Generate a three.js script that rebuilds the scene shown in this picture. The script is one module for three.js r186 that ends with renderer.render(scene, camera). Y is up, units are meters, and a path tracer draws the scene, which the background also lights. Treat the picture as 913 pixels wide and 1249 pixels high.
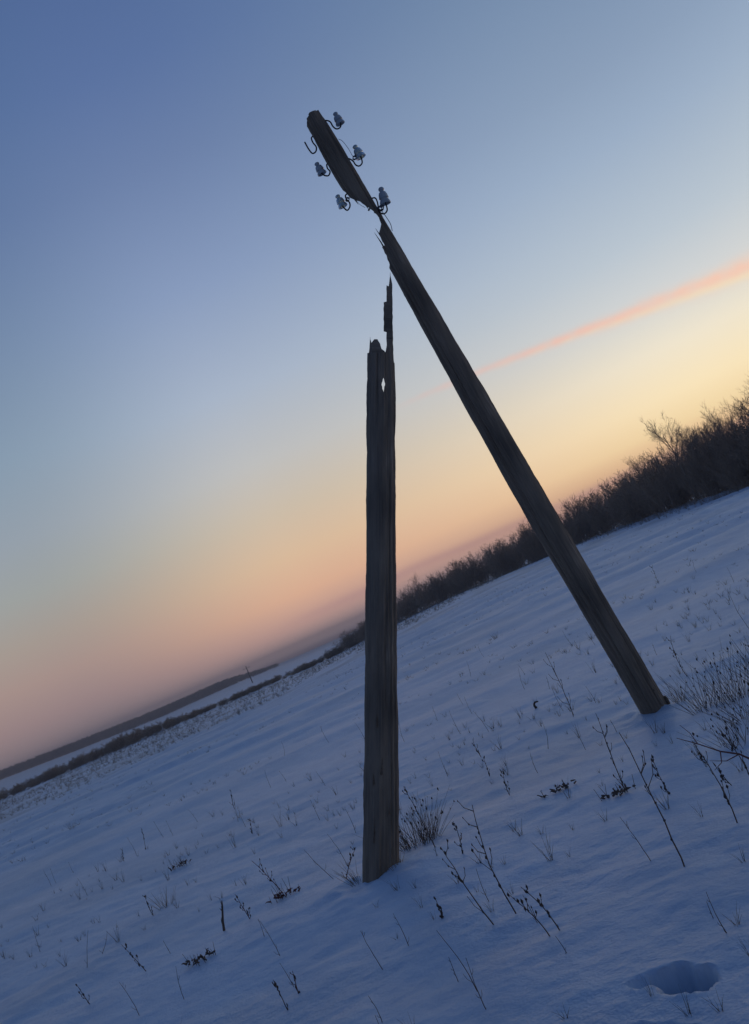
import * as THREE from 'three';
import { mergeGeometries, toCreasedNormals } from 'three/addons/utils/BufferGeometryUtils.js';
import { Brush, Evaluator, SUBTRACTION } from 'three-bvh-csg';

// ---------------------------------------------------------------- camera, sky, sun, exposure
const RAD = Math.PI / 180;
const scene = new THREE.Scene();
const camera = new THREE.PerspectiveCamera(55, 749 / 1024, 0.05, 9000);
camera.position.set(0, 1.6, 0);
camera.rotation.order = 'YXZ';
camera.rotation.set(5.6 * RAD, 0, -23.7 * RAD);       // hand-held phone, tipped clockwise

const renderer = new THREE.WebGLRenderer({ antialias: true });
renderer.setSize(749, 1024);
renderer.toneMapping = THREE.LinearToneMapping;
renderer.toneMappingExposure = 1.0;
renderer.shadowMap.enabled = true;

// seeded helpers
function rng(seed) { let a = seed >>> 0; return () => { a = (a + 0x6D2B79F5) | 0; let t = Math.imul(a ^ (a >>> 15), 1 | a); t = (t + Math.imul(t ^ (t >>> 7), 61 | t)) ^ t; return ((t ^ (t >>> 14)) >>> 0) / 4294967296; }; }
function hash3(x, y, z) { let h = Math.imul(x, 374761393) ^ Math.imul(y, 668265263) ^ Math.imul(z, 2147483629); h = Math.imul(h ^ (h >>> 13), 1274126177); return ((h ^ (h >>> 16)) >>> 0) / 4294967296; }
const fade = t => t * t * (3 - 2 * t);
function vn(x, y, z = 0) {            // value noise, 0..1
  const i = Math.floor(x), j = Math.floor(y), k = Math.floor(z), u = fade(x - i), v = fade(y - j), w = fade(z - k);
  const L = (a, b, t) => a + (b - a) * t;
  const q = kk => L(L(hash3(i, j, kk), hash3(i + 1, j, kk), u), L(hash3(i, j + 1, kk), hash3(i + 1, j + 1, kk), u), v);
  return w === 0 ? q(k) : L(q(k), q(k + 1), w);
}
function fbm(x, y, o = 4, z = 0) { let s = 0, a = 0.5, n = 0; for (let i = 0; i < o; i++) { s += a * vn(x, y, z + i * 7); n += a; a *= 0.5; x = x * 2.03 + 3.1; y = y * 2.03 + 1.7; } return s / n; }
const clamp = (x, a, b) => Math.min(b, Math.max(a, x));
const sstep = (a, b, x) => fade(clamp((x - a) / (b - a), 0, 1));
const toLin = c => { c /= 255; return c <= 0.04045 ? c / 12.92 : Math.pow((c + 0.055) / 1.055, 2.4); };
function table(stops, x) {            // stops: [x, v...] ascending
  if (x <= stops[0][0]) return stops[0].slice(1);
  for (let i = 1; i < stops.length; i++) if (x <= stops[i][0]) { const a = stops[i - 1], b = stops[i], t = (x - a[0]) / (b[0] - a[0]); return a.slice(1).map((v, k) => v + (b[k + 1] - v) * t); }
  return stops[stops.length - 1].slice(1);
}

// the dusk sky: colour by elevation for a few azimuths (degrees, 0 = straight ahead, + = right; the sun has just set near +42)
const ZEN = [90, 39, 64, 107];
const SKY = [
  [-138, [[0, 59, 74, 103], [3, 67, 79, 109], [8, 76, 85, 116], [15, 72, 89, 127], [25, 59, 84, 128], [40, 50, 75, 122], [60, 41, 68, 114], ZEN]],
  [-70, [[0, 74, 84, 106], [3, 94, 95, 110], [7, 106, 113, 124], [12, 104, 124, 143], [20, 85, 109, 145], [30, 67, 92, 137], [45, 51, 78, 126], [65, 42, 69, 115], ZEN]],
  [-20, [[0, 148, 133, 139], [2.1, 165, 141, 141], [4.1, 175, 151, 144], [6.2, 171, 159, 150], [8.7, 161, 165, 163], [11.7, 152, 163, 174], [16, 137, 157, 177], [22, 116, 138, 168], [28, 95, 119, 159], [37, 75, 105, 147], [50, 56, 82, 129], [70, 44, 70, 116], ZEN]],
  [-5, [[0, 184, 161, 163], [1.3, 215, 171, 158], [3, 235, 186, 155], [5.2, 228, 195, 162], [7.8, 211, 195, 174], [10.9, 195, 195, 194], [15.2, 171, 184, 203], [21.4, 138, 157, 191], [28, 109, 130, 170], [33, 91, 115, 161], [50, 58, 84, 131], [70, 44, 70, 116], ZEN]],
  [21, [[0, 215, 165, 154], [1, 236, 179, 152], [2, 252, 206, 155], [3.1, 264, 234, 180], [4.7, 264, 242, 198], [7.2, 249, 238, 214], [9.9, 217, 219, 218], [13, 190, 202, 213], [18.5, 157, 176, 200], [22, 140, 160, 187], [30, 111, 135, 168], [40, 87, 114, 155], [55, 57, 84, 133], [72, 44, 70, 116], ZEN]],
  [45, [[0, 220, 164, 143], [1, 243, 183, 142], [2.5, 258, 219, 153], [4.7, 256, 241, 185], [7.2, 250, 236, 208], [10.5, 226, 224, 216], [14, 198, 207, 212], [20, 159, 178, 201], [26, 130, 153, 183], [34, 104, 129, 165], [44, 82, 109, 153], [58, 55, 82, 131], [74, 44, 70, 116], ZEN]],
  [100, [[0, 101, 102, 121], [1.5, 130, 115, 122], [3.5, 158, 137, 126], [6, 164, 156, 141], [9, 151, 160, 160], [14, 128, 149, 170], [21, 101, 124, 158], [30, 75, 100, 144], [45, 52, 79, 128], [65, 42, 69, 115], ZEN]],
  [160, [[0, 63, 77, 104], [3, 74, 85, 110], [8, 84, 92, 118], [15, 78, 97, 132], [25, 63, 87, 132], [40, 50, 76, 123], [60, 41, 68, 114], ZEN]],
  [222, [[0, 59, 74, 103], [3, 67, 79, 109], [8, 76, 85, 116], [15, 72, 89, 127], [25, 59, 84, 128], [40, 50, 75, 122], [60, 41, 68, 114], ZEN]],
];
const TRAIL = [[3, 10.62, 0.09, 0], [5.6, 10.62, 0.12, 0.34], [9.2, 10.50, 0.14, 0.66], [13.7, 10.16, 0.20, 0.85], [17.5, 9.78, 0.31, 0.9], [21.7, 9.36, 0.44, 0.95], [24.4, 9.06, 0.52, 1], [32, 8.0, 0.9, 0.8], [40, 6.8, 1.4, 0.4], [48, 5.6, 2, 0]];
function skyColor(az, el) {
  let i = 1; while (az > SKY[i][0] && i < SKY.length - 1) i++;
  const t = fade(clamp((az - SKY[i - 1][0]) / (SKY[i][0] - SKY[i - 1][0]), 0, 1)), e = Math.max(el, 0);
  const a = table(SKY[i - 1][1], e), b = table(SKY[i][1], e);
  let c = a.map((v, k) => v + (b[k] - v) * t);
  // low mauve bank of haze above the horizon, with a wavy upper edge
  const edge = 1.62 + 0.25 * (fbm(az * 0.12 + 9, 2.5, 3) - 0.5) * 2, inAz = sstep(-9, -2, az) * (1 - sstep(60, 100, az));
  const band = Math.exp(-(((el - edge) / 0.22) ** 2)) * (0.55 + 0.45 * vn(az * 0.5, el * 2));
  c = c.map((v, k) => v * (1 - inAz * band * [0.10, 0.12, 0.05][k]));
  // vapour trail
  if (az > 3 && az < 48 && el > 3 && el < 13) {
    const [ce, w, m] = table(TRAIL, az), n = fbm(az * 0.8, el * 3.2, 3), d = (el - ce) / (w * (0.75 + 0.6 * n));
    const s = m * Math.exp(-d * d * (d > 0 ? 1.25 : 0.9)) * (0.5 + 0.85 * fbm(az * 2.2, el * 5 + az, 3, 3)), k = clamp(s, 0, 0.9);
    const g = clamp((az - 6) / 16, 0, 1), lo = Math.exp(-(((el - ce + 0.8 * w) / (0.35 * w)) ** 2)) * m * g * 0.5;      // rosy above, yellower along the lower edge
    const pc = [238 + 15 * g, 184 + 22 * g, 172 + 10 * g], yc = [255, 236, 190];
    c = c.map((v, q) => v + (pc[q] - v) * k).map((v, q) => v + (yc[q] - v) * lo);
  }
  return c;
}
const SW = 2048, SH = 1024, skyData = new Float32Array(SW * SH * 4);
for (let y = 0; y < SH; y++) for (let x = 0; x < SW; x++) {
  let az = ((x + 0.5) / SW - 0.5) * 360 + 90; while (az > 222) az -= 360; while (az < -138) az += 360;
  const c = skyColor(az, ((y + 0.5) / SH - 0.5) * 180), o = (y * SW + x) * 4;
  skyData[o] = toLin(c[0]); skyData[o + 1] = toLin(c[1]); skyData[o + 2] = toLin(c[2]); skyData[o + 3] = 1;
}
const sky = new THREE.DataTexture(skyData, SW, SH, THREE.RGBAFormat, THREE.FloatType);
sky.mapping = THREE.EquirectangularReflectionMapping; sky.magFilter = THREE.LinearFilter; sky.needsUpdate = true;
scene.background = sky; scene.environment = sky;

const sun = new THREE.DirectionalLight(0xffb27a, 0.12);   // last glow on the horizon
sun.position.set(Math.sin(42 * RAD) * 100, 6, -Math.cos(42 * RAD) * 100);
sun.castShadow = true; sun.shadow.radius = 20; sun.shadow.mapSize.set(2048, 2048);
Object.assign(sun.shadow.camera, { left: -30, right: 30, top: 30, bottom: -30, near: 1, far: 300 });
scene.add(sun);
scene.fog = new THREE.FogExp2(0xe4d8d2, 0.0013);

// ---------------------------------------------------------------- naming helpers
const used = {};
function numbered(n) { used[n] = (used[n] ?? -1) + 1; return used[n] ? `${n}_${String(used[n]).padStart(3, '0')}` : n; }
function shade(o) { o.traverse(c => { if (c.isMesh) { c.castShadow = c.receiveShadow = true; } }); return o; }
function top(o, name, label, category, group, kind) {
  o.name = numbered(name); o.userData = { label }; if (category) o.userData.category = category;
  if (group) o.userData.group = group; if (kind) o.userData.kind = kind;
  scene.add(shade(o)); return o;
}
function part(name, geo, mat, parent, label) { const m = new THREE.Mesh(geo, mat); m.name = name; if (label) m.userData.label = label; parent.add(m); return m; }

// ---------------------------------------------------------------- textures and materials
function dataTex(w, h, fn, srgb, rep = 1) {
  const d = new Uint8Array(w * h * 4);
  for (let y = 0; y < h; y++) for (let x = 0; x < w; x++) { const c = fn(x / w, y / h, x, y), o = (y * w + x) * 4; d[o] = c[0]; d[o + 1] = c[1]; d[o + 2] = c[2]; d[o + 3] = 255; }
  const t = new THREE.DataTexture(d, w, h); t.wrapS = t.wrapT = THREE.RepeatWrapping; t.magFilter = THREE.LinearFilter; t.minFilter = THREE.LinearMipmapLinearFilter; t.generateMipmaps = true;
  if (srgb) t.colorSpace = THREE.SRGBColorSpace; t.repeat.set(rep, rep); t.needsUpdate = true; return t;
}
// tiling noise: blends the wrapped copies
function tile(fn) { return (u, v) => { const a = fade(u), b = fade(v); return (fn(u, v) * (1 - a) + fn(u - 1, v) * a) * (1 - b) + (fn(u, v - 1) * (1 - a) + fn(u - 1, v - 1) * a) * b; }; }
const snowH = tile((u, v) => 0.5 * fbm(u * 14 + 20, v * 14 + 20, 4) + 0.35 * fbm(u * 60 + 50, v * 60 + 50, 3) + 0.15 * vn(u * 220 + 300, v * 220 + 300));
const snowBump = dataTex(512, 512, (u, v) => { const g = 255 * snowH(u, v); return [g, g, g]; }, false);
const snowTint = tile((u, v) => fbm(u * 9 + 70, v * 9 + 70, 5));
const snowMap = dataTex(512, 512, (u, v) => { const n = (snowTint(u, v) - 0.5) * 20; return [202 + n, 214 + n, 226 + n * 0.8]; }, true);
const snow = new THREE.MeshStandardMaterial({ color: 0xffffff, map: snowMap, roughness: 0.47, bumpMap: snowBump, bumpScale: 0.013, vertexColors: true });

const woodFibre = tile((u, v) => 0.55 * fbm(u * 46 + 90, v * 3.2 + 90, 4) + 0.3 * fbm(u * 130 + 200, v * 9 + 200, 3) + 0.15 * fbm(u * 7 + 60, v * 5 + 60, 3));
const woodStain = tile((u, v) => fbm(u * 6 + 40, v * 4 + 40, 5));
const woodMap = dataTex(512, 1024, (u, v) => {
  const f = woodFibre(u, v), s = woodStain(u, v), crack = sstep(0.36, 0.30, f), pale = sstep(0.6, 0.72, s) * sstep(0.5, 0.62, f);
  let k = 0.62 + 0.5 * (f - 0.5) * 0.7 + 0.5 * (s - 0.5); k *= 1 - 0.4 * crack;
  return [clamp(216 * k + 12 * pale, 0, 255), clamp(185 * k + 13 * pale, 0, 255), clamp(152 * k + 14 * pale, 0, 255)];
}, true);
const woodBump = dataTex(512, 1024, (u, v) => { const f = woodFibre(u, v), g = 255 * clamp((f - 0.2) * 1.6, 0, 1); return [g, g, g]; }, false);
const wood = new THREE.MeshStandardMaterial({ map: woodMap, bumpMap: woodBump, bumpScale: 0.008, roughness: 0.9 });
const rawWood = new THREE.MeshStandardMaterial({ map: woodMap, bumpMap: woodBump, bumpScale: 0.006, roughness: 0.92, color: new THREE.Color(1.1, 0.98, 0.9) });
const iron = new THREE.MeshStandardMaterial({ color: new THREE.Color(0.055, 0.04, 0.035), roughness: 0.75, metalness: 0.3 });
const glaze = new THREE.MeshPhysicalMaterial({ color: new THREE.Color(0.42, 0.42, 0.4), roughness: 0.35, clearcoat: 0.5, clearcoatRoughness: 0.2 });
const glassy = new THREE.MeshPhysicalMaterial({ color: new THREE.Color(0.5, 0.54, 0.48), roughness: 0.25, transmission: 0.45, thickness: 0.03, ior: 1.5 });
const wireMat = new THREE.MeshStandardMaterial({ color: new THREE.Color(0.16, 0.16, 0.17), roughness: 0.5, metalness: 0.6 });
const barkMats = [[0.34, 0.235, 0.15], [0.3, 0.21, 0.14], [0.36, 0.25, 0.16]].map(c => new THREE.MeshStandardMaterial({ color: new THREE.Color(...c), roughness: 0.95 }));
const twigMats = [[0.42, 0.285, 0.175], [0.36, 0.25, 0.16], [0.46, 0.315, 0.195]].map(c => new THREE.MeshStandardMaterial({ color: new THREE.Color(...c), roughness: 0.95 }));
const stalkMat = new THREE.MeshStandardMaterial({ color: new THREE.Color(0.15, 0.1, 0.07), roughness: 0.95 });
const redStalkMat = new THREE.MeshStandardMaterial({ color: new THREE.Color(0.2, 0.075, 0.055), roughness: 0.95 });
const seedMat = new THREE.MeshStandardMaterial({ color: new THREE.Color(0.085, 0.06, 0.045), roughness: 1 });
const strawMat = new THREE.MeshStandardMaterial({ color: new THREE.Color(0.27, 0.2, 0.13), roughness: 0.95, side: THREE.DoubleSide });
const darkStrawMat = new THREE.MeshStandardMaterial({ color: new THREE.Color(0.15, 0.11, 0.08), roughness: 0.95, side: THREE.DoubleSide });

// ---------------------------------------------------------------- terrain
const FAR = [[-60, 5], [-30, 3.8], [-24.4, 2.2], [-20.1, 0.1], [-15.5, -1.65], [-11, -1.2], [-7, -2.6], [30, -3], [60, -3]];
function gauss(x, z, cx, cz, sx, sz, a) { return a * Math.exp(-(((x - cx) / sx) ** 2) - (((z - cz) / sz) ** 2)); }
function hollow(x, z, cx, cz, a, b, turn, depth) {      // a trodden hole with steep ragged sides
  const c = Math.cos(turn), s = Math.sin(turn), u = (x - cx) * c + (z - cz) * s, v = -(x - cx) * s + (z - cz) * c;
  const d = Math.hypot(u / a, v / b) + 1.1 * (fbm(x * 8 + 3, z * 8, 3) - 0.5) + 0.35 * (fbm(x * 28, z * 28, 3, 2) - 0.5);
  return -depth * (1 - sstep(0.5, 1.08, d)) * (0.75 + 0.5 * fbm(x * 20, z * 20, 3, 6)) + 0.008 * Math.exp(-(((d - 1.2) / 0.2) ** 2)) * fbm(x * 30, z * 30, 2);
}
function height(x, z) {
  const r = Math.hypot(x, z), near = 1 - sstep(170, 520, r);
  let h = 0;
  if (r < 520) {
    const df = sstep(2, 9, r);
    h += 0.10 * (fbm(x * 0.33 + 4, z * 0.42 + 8, 4) - 0.5) * (0.35 + 0.65 * df);
    h += 0.038 * (fbm(x * 1.5 + 14, z * 2.1 + 8, 4, 2) - 0.5);
    h += 0.02 * (fbm(x * 5, z * 7, 3, 5) - 0.5) * (1 - sstep(10, 30, r));
    // wind ridges lying across the field
    const w = z + 0.16 * x + 1.6 * (fbm(x * 0.09, z * 0.12, 3, 9) - 0.5) * 2;
    const ridge = 0.5 * Math.sin(w * 1.35) + 0.5 * Math.sin(w * 0.62 + 1.3), am = sstep(9, 20, r) * (0.4 + 0.9 * fbm(x * 0.06 + 5, z * 0.06, 2, 3));
    h += (0.08 + 0.10 * sstep(16, 40, r)) * ridge * am * (1 - 0.75 * sstep(60, 100, r));
    h += 0.16 * (fbm(x * 0.45 + 0.3 * z, z * 1.7, 4, 11) - 0.5) * sstep(11, 24, r) * (1 - 0.6 * sstep(60, 110, r)) * (0.35 + 1.1 * sstep(0.35, 0.65, fbm(x * 0.07 + 2, z * 0.09, 2, 8)));
    h += gauss(x, z, -0.9, -6.6, 1.1, 0.9, 0.06) + gauss(x, z, 1.43, -8.3, 1.0, 0.9, -0.04);
    h += gauss(x, z, 34, -62, 17, 20, -0.75) + 0;
    h -= 1.08 * sstep(26, 74, r) * sstep(8, -14, x + 0.04 * (r - 60));          // the field falls away to a shallow dip on the left
    h += gauss(x, z, 10, -95, 16, 22, 0.15);
    h *= near;
    if (r < 8) {
      h += hollow(x, z, 0.315, -3.64, 0.10, 0.085, 0.75, 0.2) + hollow(x, z, 0.20, -3.72, 0.05, 0.04, 0.2, 0.04) + hollow(x, z, 0.37, -3.58, 0.075, 0.06, -0.4, 0.1) + hollow(x, z, 0.13, -3.33, 0.16, 0.09, 0.75, 0.2);
      h += gauss(x, z, -0.68, -6.55, 0.2, 0.2, 0.03);
    }
    for (const [bx, bz] of [[-0.93, -6.58], [1.46, -8.3]]) {      // lumps and a wind scoop round each foot
      const d = Math.hypot(x - bx, z - bz); if (d < 1) h += 0.11 * (fbm(x * 7 + 3, z * 7, 3, 4) - 0.24) * Math.exp(-((d / 0.34) ** 2)) - 0.012 * Math.exp(-((d / 0.17) ** 2));
    }
  }
  if (r > 170) {
    const az = Math.atan2(x, -z) / RAD, fh = table(FAR, Math.abs(az) > 90 ? 60 : az)[0];
    let f = fh * sstep(170, 600, r);
    if (r > 640) f -= (r - 640) * 0.0017;
    h += f + 0.5 * (fbm(x * 0.012, z * 0.012, 3, 1) - 0.5) * sstep(170, 420, r);
  }
  return h;
}
// ground: one polar sheet, dense in front of the camera
{
  const angs = []; let a = -42; while (a <= 42) { angs.push(a); a += 0.22; }
  for (a = 46; a < 318; a += 4) angs.push(a);
  const rad = [0.3, 0.8, 1.3, 1.8, 2.2]; let r = 2.4;
  while (r < 1100) { rad.push(r); r += r < 5.2 ? 0.02 : r < 12 ? 0.035 * (r / 5.2) : r < 400 ? r * 0.0125 : r * 0.03; }
  const na = angs.length, nr = rad.length, pos = new Float32Array((na * nr + 1) * 3), uv = new Float32Array((na * nr + 1) * 2), col = new Float32Array((na * nr + 1) * 3), idx = [];
  for (let i = 0; i < nr; i++) for (let j = 0; j < na; j++) {
    const t = angs[j] * RAD, x = Math.sin(t) * rad[i], z = -Math.cos(t) * rad[i], k = i * na + j;
    pos.set([x, height(x, z), z], k * 3); uv.set([x / 1.7, z / 1.7], k * 2);
    // old crust and windblown dust patches in the snow, strongest on the grassy margin at the field's far side
    const dust = sstep(0.52, 0.68, fbm(x * 0.25 + 30, z * 0.6 + 10, 5)) * 0.5, margin = sstep(0.42, 0.62, fbm(x * 0.5, z * 0.35 + 7, 5, 4)) * (z < -70 && z > -150 ? 1 : 0.15);
    const d = clamp(dust * 0.16 + margin * 0.3, 0, 0.5);
    col.set([1 - d * 0.75, 1 - d * 0.85, 1 - d * 0.92], k * 3);
  }
  pos.set([0, height(0, 0), 0], na * nr * 3); col.set([1, 1, 1], na * nr * 3);
  for (let j = 0; j < na; j++) {
    const j2 = (j + 1) % na; idx.push(na * nr, j2, j);
    for (let i = 0; i < nr - 1; i++) { const p = i * na + j, q = i * na + j2; idx.push(p, q, p + na, q, q + na, p + na); }
  }
  const g = new THREE.BufferGeometry(); g.setAttribute('position', new THREE.BufferAttribute(pos, 3)); g.setAttribute('uv', new THREE.BufferAttribute(uv, 2)); g.setAttribute('color', new THREE.BufferAttribute(col, 3));
  g.setIndex(idx); g.computeVertexNormals();
  top(new THREE.Mesh(g, snow), 'ground', 'wide snow covered field with wind ridges and a trodden hole', null, null, 'structure');
}

// ---------------------------------------------------------------- tubes and twigs
class Mesher {
  constructor() { this.p = []; this.n = []; this.u = []; this.i = []; }
  seg(a, b, ra, rb, n = 4) {
    const d = new THREE.Vector3().subVectors(b, a).normalize(), x = new THREE.Vector3(Math.abs(d.y) > 0.9 ? 1 : 0, Math.abs(d.y) > 0.9 ? 0 : 1, 0).cross(d).normalize(), y = new THREE.Vector3().crossVectors(d, x), o = this.p.length / 3;
    for (const [c, r, v] of [[a, ra, 0], [b, rb, 1]]) for (let k = 0; k < n; k++) {
      const t = k / n * 2 * Math.PI, cx = Math.cos(t), cy = Math.sin(t), nx = x.x * cx + y.x * cy, ny = x.y * cx + y.y * cy, nz = x.z * cx + y.z * cy;
      this.p.push(c.x + nx * r, c.y + ny * r, c.z + nz * r); this.n.push(nx, ny, nz); this.u.push(k / n, v);
    }
    for (let k = 0; k < n; k++) { const k2 = (k + 1) % n; this.i.push(o + k, o + k2, o + n + k, o + k2, o + n + k2, o + n + k); }
  }
  path(pts, r0, r1, n = 4) { for (let k = 0; k < pts.length - 1; k++) this.seg(pts[k], pts[k + 1], r0 + (r1 - r0) * k / (pts.length - 1), r0 + (r1 - r0) * (k + 1) / (pts.length - 1), n); }
  blob(c, r, rand, stretch = 1) {      // small ragged bud
    const o = this.p.length / 3, dirs = [[0, stretch, 0], [1, 0, 0], [0, 0, 1], [-1, 0, 0], [0, 0, -1], [0, -stretch, 0]];
    for (const d of dirs) { const k = r * (0.6 + 0.8 * rand()); this.p.push(c.x + d[0] * k, c.y + d[1] * k, c.z + d[2] * k); const l = Math.hypot(...d); this.n.push(d[0] / l, d[1] / l, d[2] / l); this.u.push(0, 0); }
    for (let k = 1; k <= 4; k++) { const k2 = k % 4 + 1; this.i.push(o, o + k2, o + k, o + 5, o + k, o + k2); }
  }
  geo() {
    const g = new THREE.BufferGeometry(); g.setAttribute('position', new THREE.Float32BufferAttribute(this.p, 3)); g.setAttribute('normal', new THREE.Float32BufferAttribute(this.n, 3)); g.setAttribute('uv', new THREE.Float32BufferAttribute(this.u, 2)); g.setIndex(this.i); return g;
  }
}
const V = (x, y, z) => new THREE.Vector3(x, y, z);
function ribbon(m, base, tip, w, rand) {       // a blade of grass: bent thin prism
  const mid = base.clone().lerp(tip, 0.55).add(V((rand() - 0.5) * w * 8, w * 3, (rand() - 0.5) * w * 8)); m.path([base, mid, tip], w, w * 0.25, 3);
}

// ---------------------------------------------------------------- the two poles
// a weathered log along +y: bowed axis cx(s), radius rad(s), drying checks running along it
function logGeo(s0, s1, cx, rad, seed, N = 64, step = 0.035) {
  const rings = Math.ceil((s1 - s0) / step), pos = [], uv = [], idx = [];
  for (let i = 0; i <= rings; i++) {
    const s = s0 + (s1 - s0) * i / rings;
    for (let k = 0; k <= N; k++) {
      const t = (k % N) / N * 2 * Math.PI, ct = Math.cos(t), st = Math.sin(t);
      let r = rad(s) * (1 + 0.035 * (fbm(ct * 1.3 + seed, st * 1.3 + s * 0.9, 3, 1) - 0.5) * 2);
      r += 0.008 * (fbm(ct * 4 + seed * 3, st * 4 + s * 7, 4, 4) - 0.5) * 2;
      r -= 0.014 * sstep(0.58, 0.70, fbm(ct * 5 + seed, st * 5 + s * 0.35, 3, 6));      // checks
      pos.push(cx(s) + ct * r, s, st * r); uv.push(k / N * 1.4, s * 0.7);
    }
  }
  const M = N + 1;
  for (let i = 0; i < rings; i++) for (let k = 0; k < N; k++) { const a = i * M + k; idx.push(a, a + M, a + 1, a + 1, a + M, a + M + 1); }
  for (const [ring, s, up] of [[0, s0, 0], [rings, s1, 1]]) {
    const c = pos.length / 3; pos.push(cx(s), s, 0); uv.push(0.5, 0.5);
    for (let k = 0; k < N; k++) { const a = ring * M + k; up ? idx.push(c, a + 1, a) : idx.push(c, a, a + 1); }
  }
  const g = new THREE.BufferGeometry(); g.setAttribute('position', new THREE.Float32BufferAttribute(pos, 3)); g.setAttribute('uv', new THREE.Float32BufferAttribute(uv, 2)); g.setIndex(idx); g.computeVertexNormals(); return g;
}
function ragged(pts, seed, amp = 0.003, every = 0.03) {    // adds small tears along a broken edge
  const R = rng(seed), out = [];
  for (let i = 0; i < pts.length; i++) {
    const a = pts[i], b = pts[(i + 1) % pts.length]; out.push(new THREE.Vector2(a[0], a[1]));
    if (Math.abs(a[0]) >= 0.3 || Math.abs(b[0]) >= 0.3) continue;
    const l = Math.hypot(b[0] - a[0], b[1] - a[1]), n = Math.floor(l / every);
    for (let k = 1; k <= n; k++) { const t = (k + 0.4 * (R() - 0.5)) / (n + 1); out.push(new THREE.Vector2(a[0] + (b[0] - a[0]) * t + (R() - 0.5) * 2 * amp, a[1] + (b[1] - a[1]) * t + (R() - 0.5) * 2 * amp)); }
  }
  return out;
}
const ev = new Evaluator(); ev.useGroups = false; ev.attributes = ['position', 'normal', 'uv'];
function cut(geo, poly, across, slope = 0) {           // remove the extruded outline; across = true: outline lies in the z,y plane
  let e = new THREE.ExtrudeGeometry(new THREE.Shape(poly), { depth: 1, bevelEnabled: false, steps: 1 }); e.translate(0, 0, -0.5);
  if (across) e.rotateY(Math.PI / 2);
  if (slope) e.applyMatrix4(new THREE.Matrix4().makeShear(0, 0, 0, 0, 0, slope));      // runs along the slanting grain of the tear
  const A = new Brush(geo), B = new Brush(e); A.updateMatrixWorld(); B.updateMatrixWorld();
  return ev.evaluate(A, B, SUBTRACTION).geometry;
}
function basis(o, origin, x, y, z) { o.position.set(...origin); o.quaternion.setFromRotationMatrix(new THREE.Matrix4().makeBasis(V(...x).normalize(), V(...y).normalize(), V(...z).normalize())); }
function splinterGeo(pts, w, d, seed) {      // a torn sliver: flattened, tapering, slightly bent
  const R = rng(seed), m = new Mesher(); const P = pts.map(p => V(...p)); m.path(P, w, w * 0.12, 5); const g = m.geo(); g.computeBoundingBox(); const zc = P[0].z; const a = g.attributes.position; for (let i = 0; i < a.count; i++) a.setZ(i, zc + (a.getZ(i) - zc) * d / w); g.computeVertexNormals(); return g;
}

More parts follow.
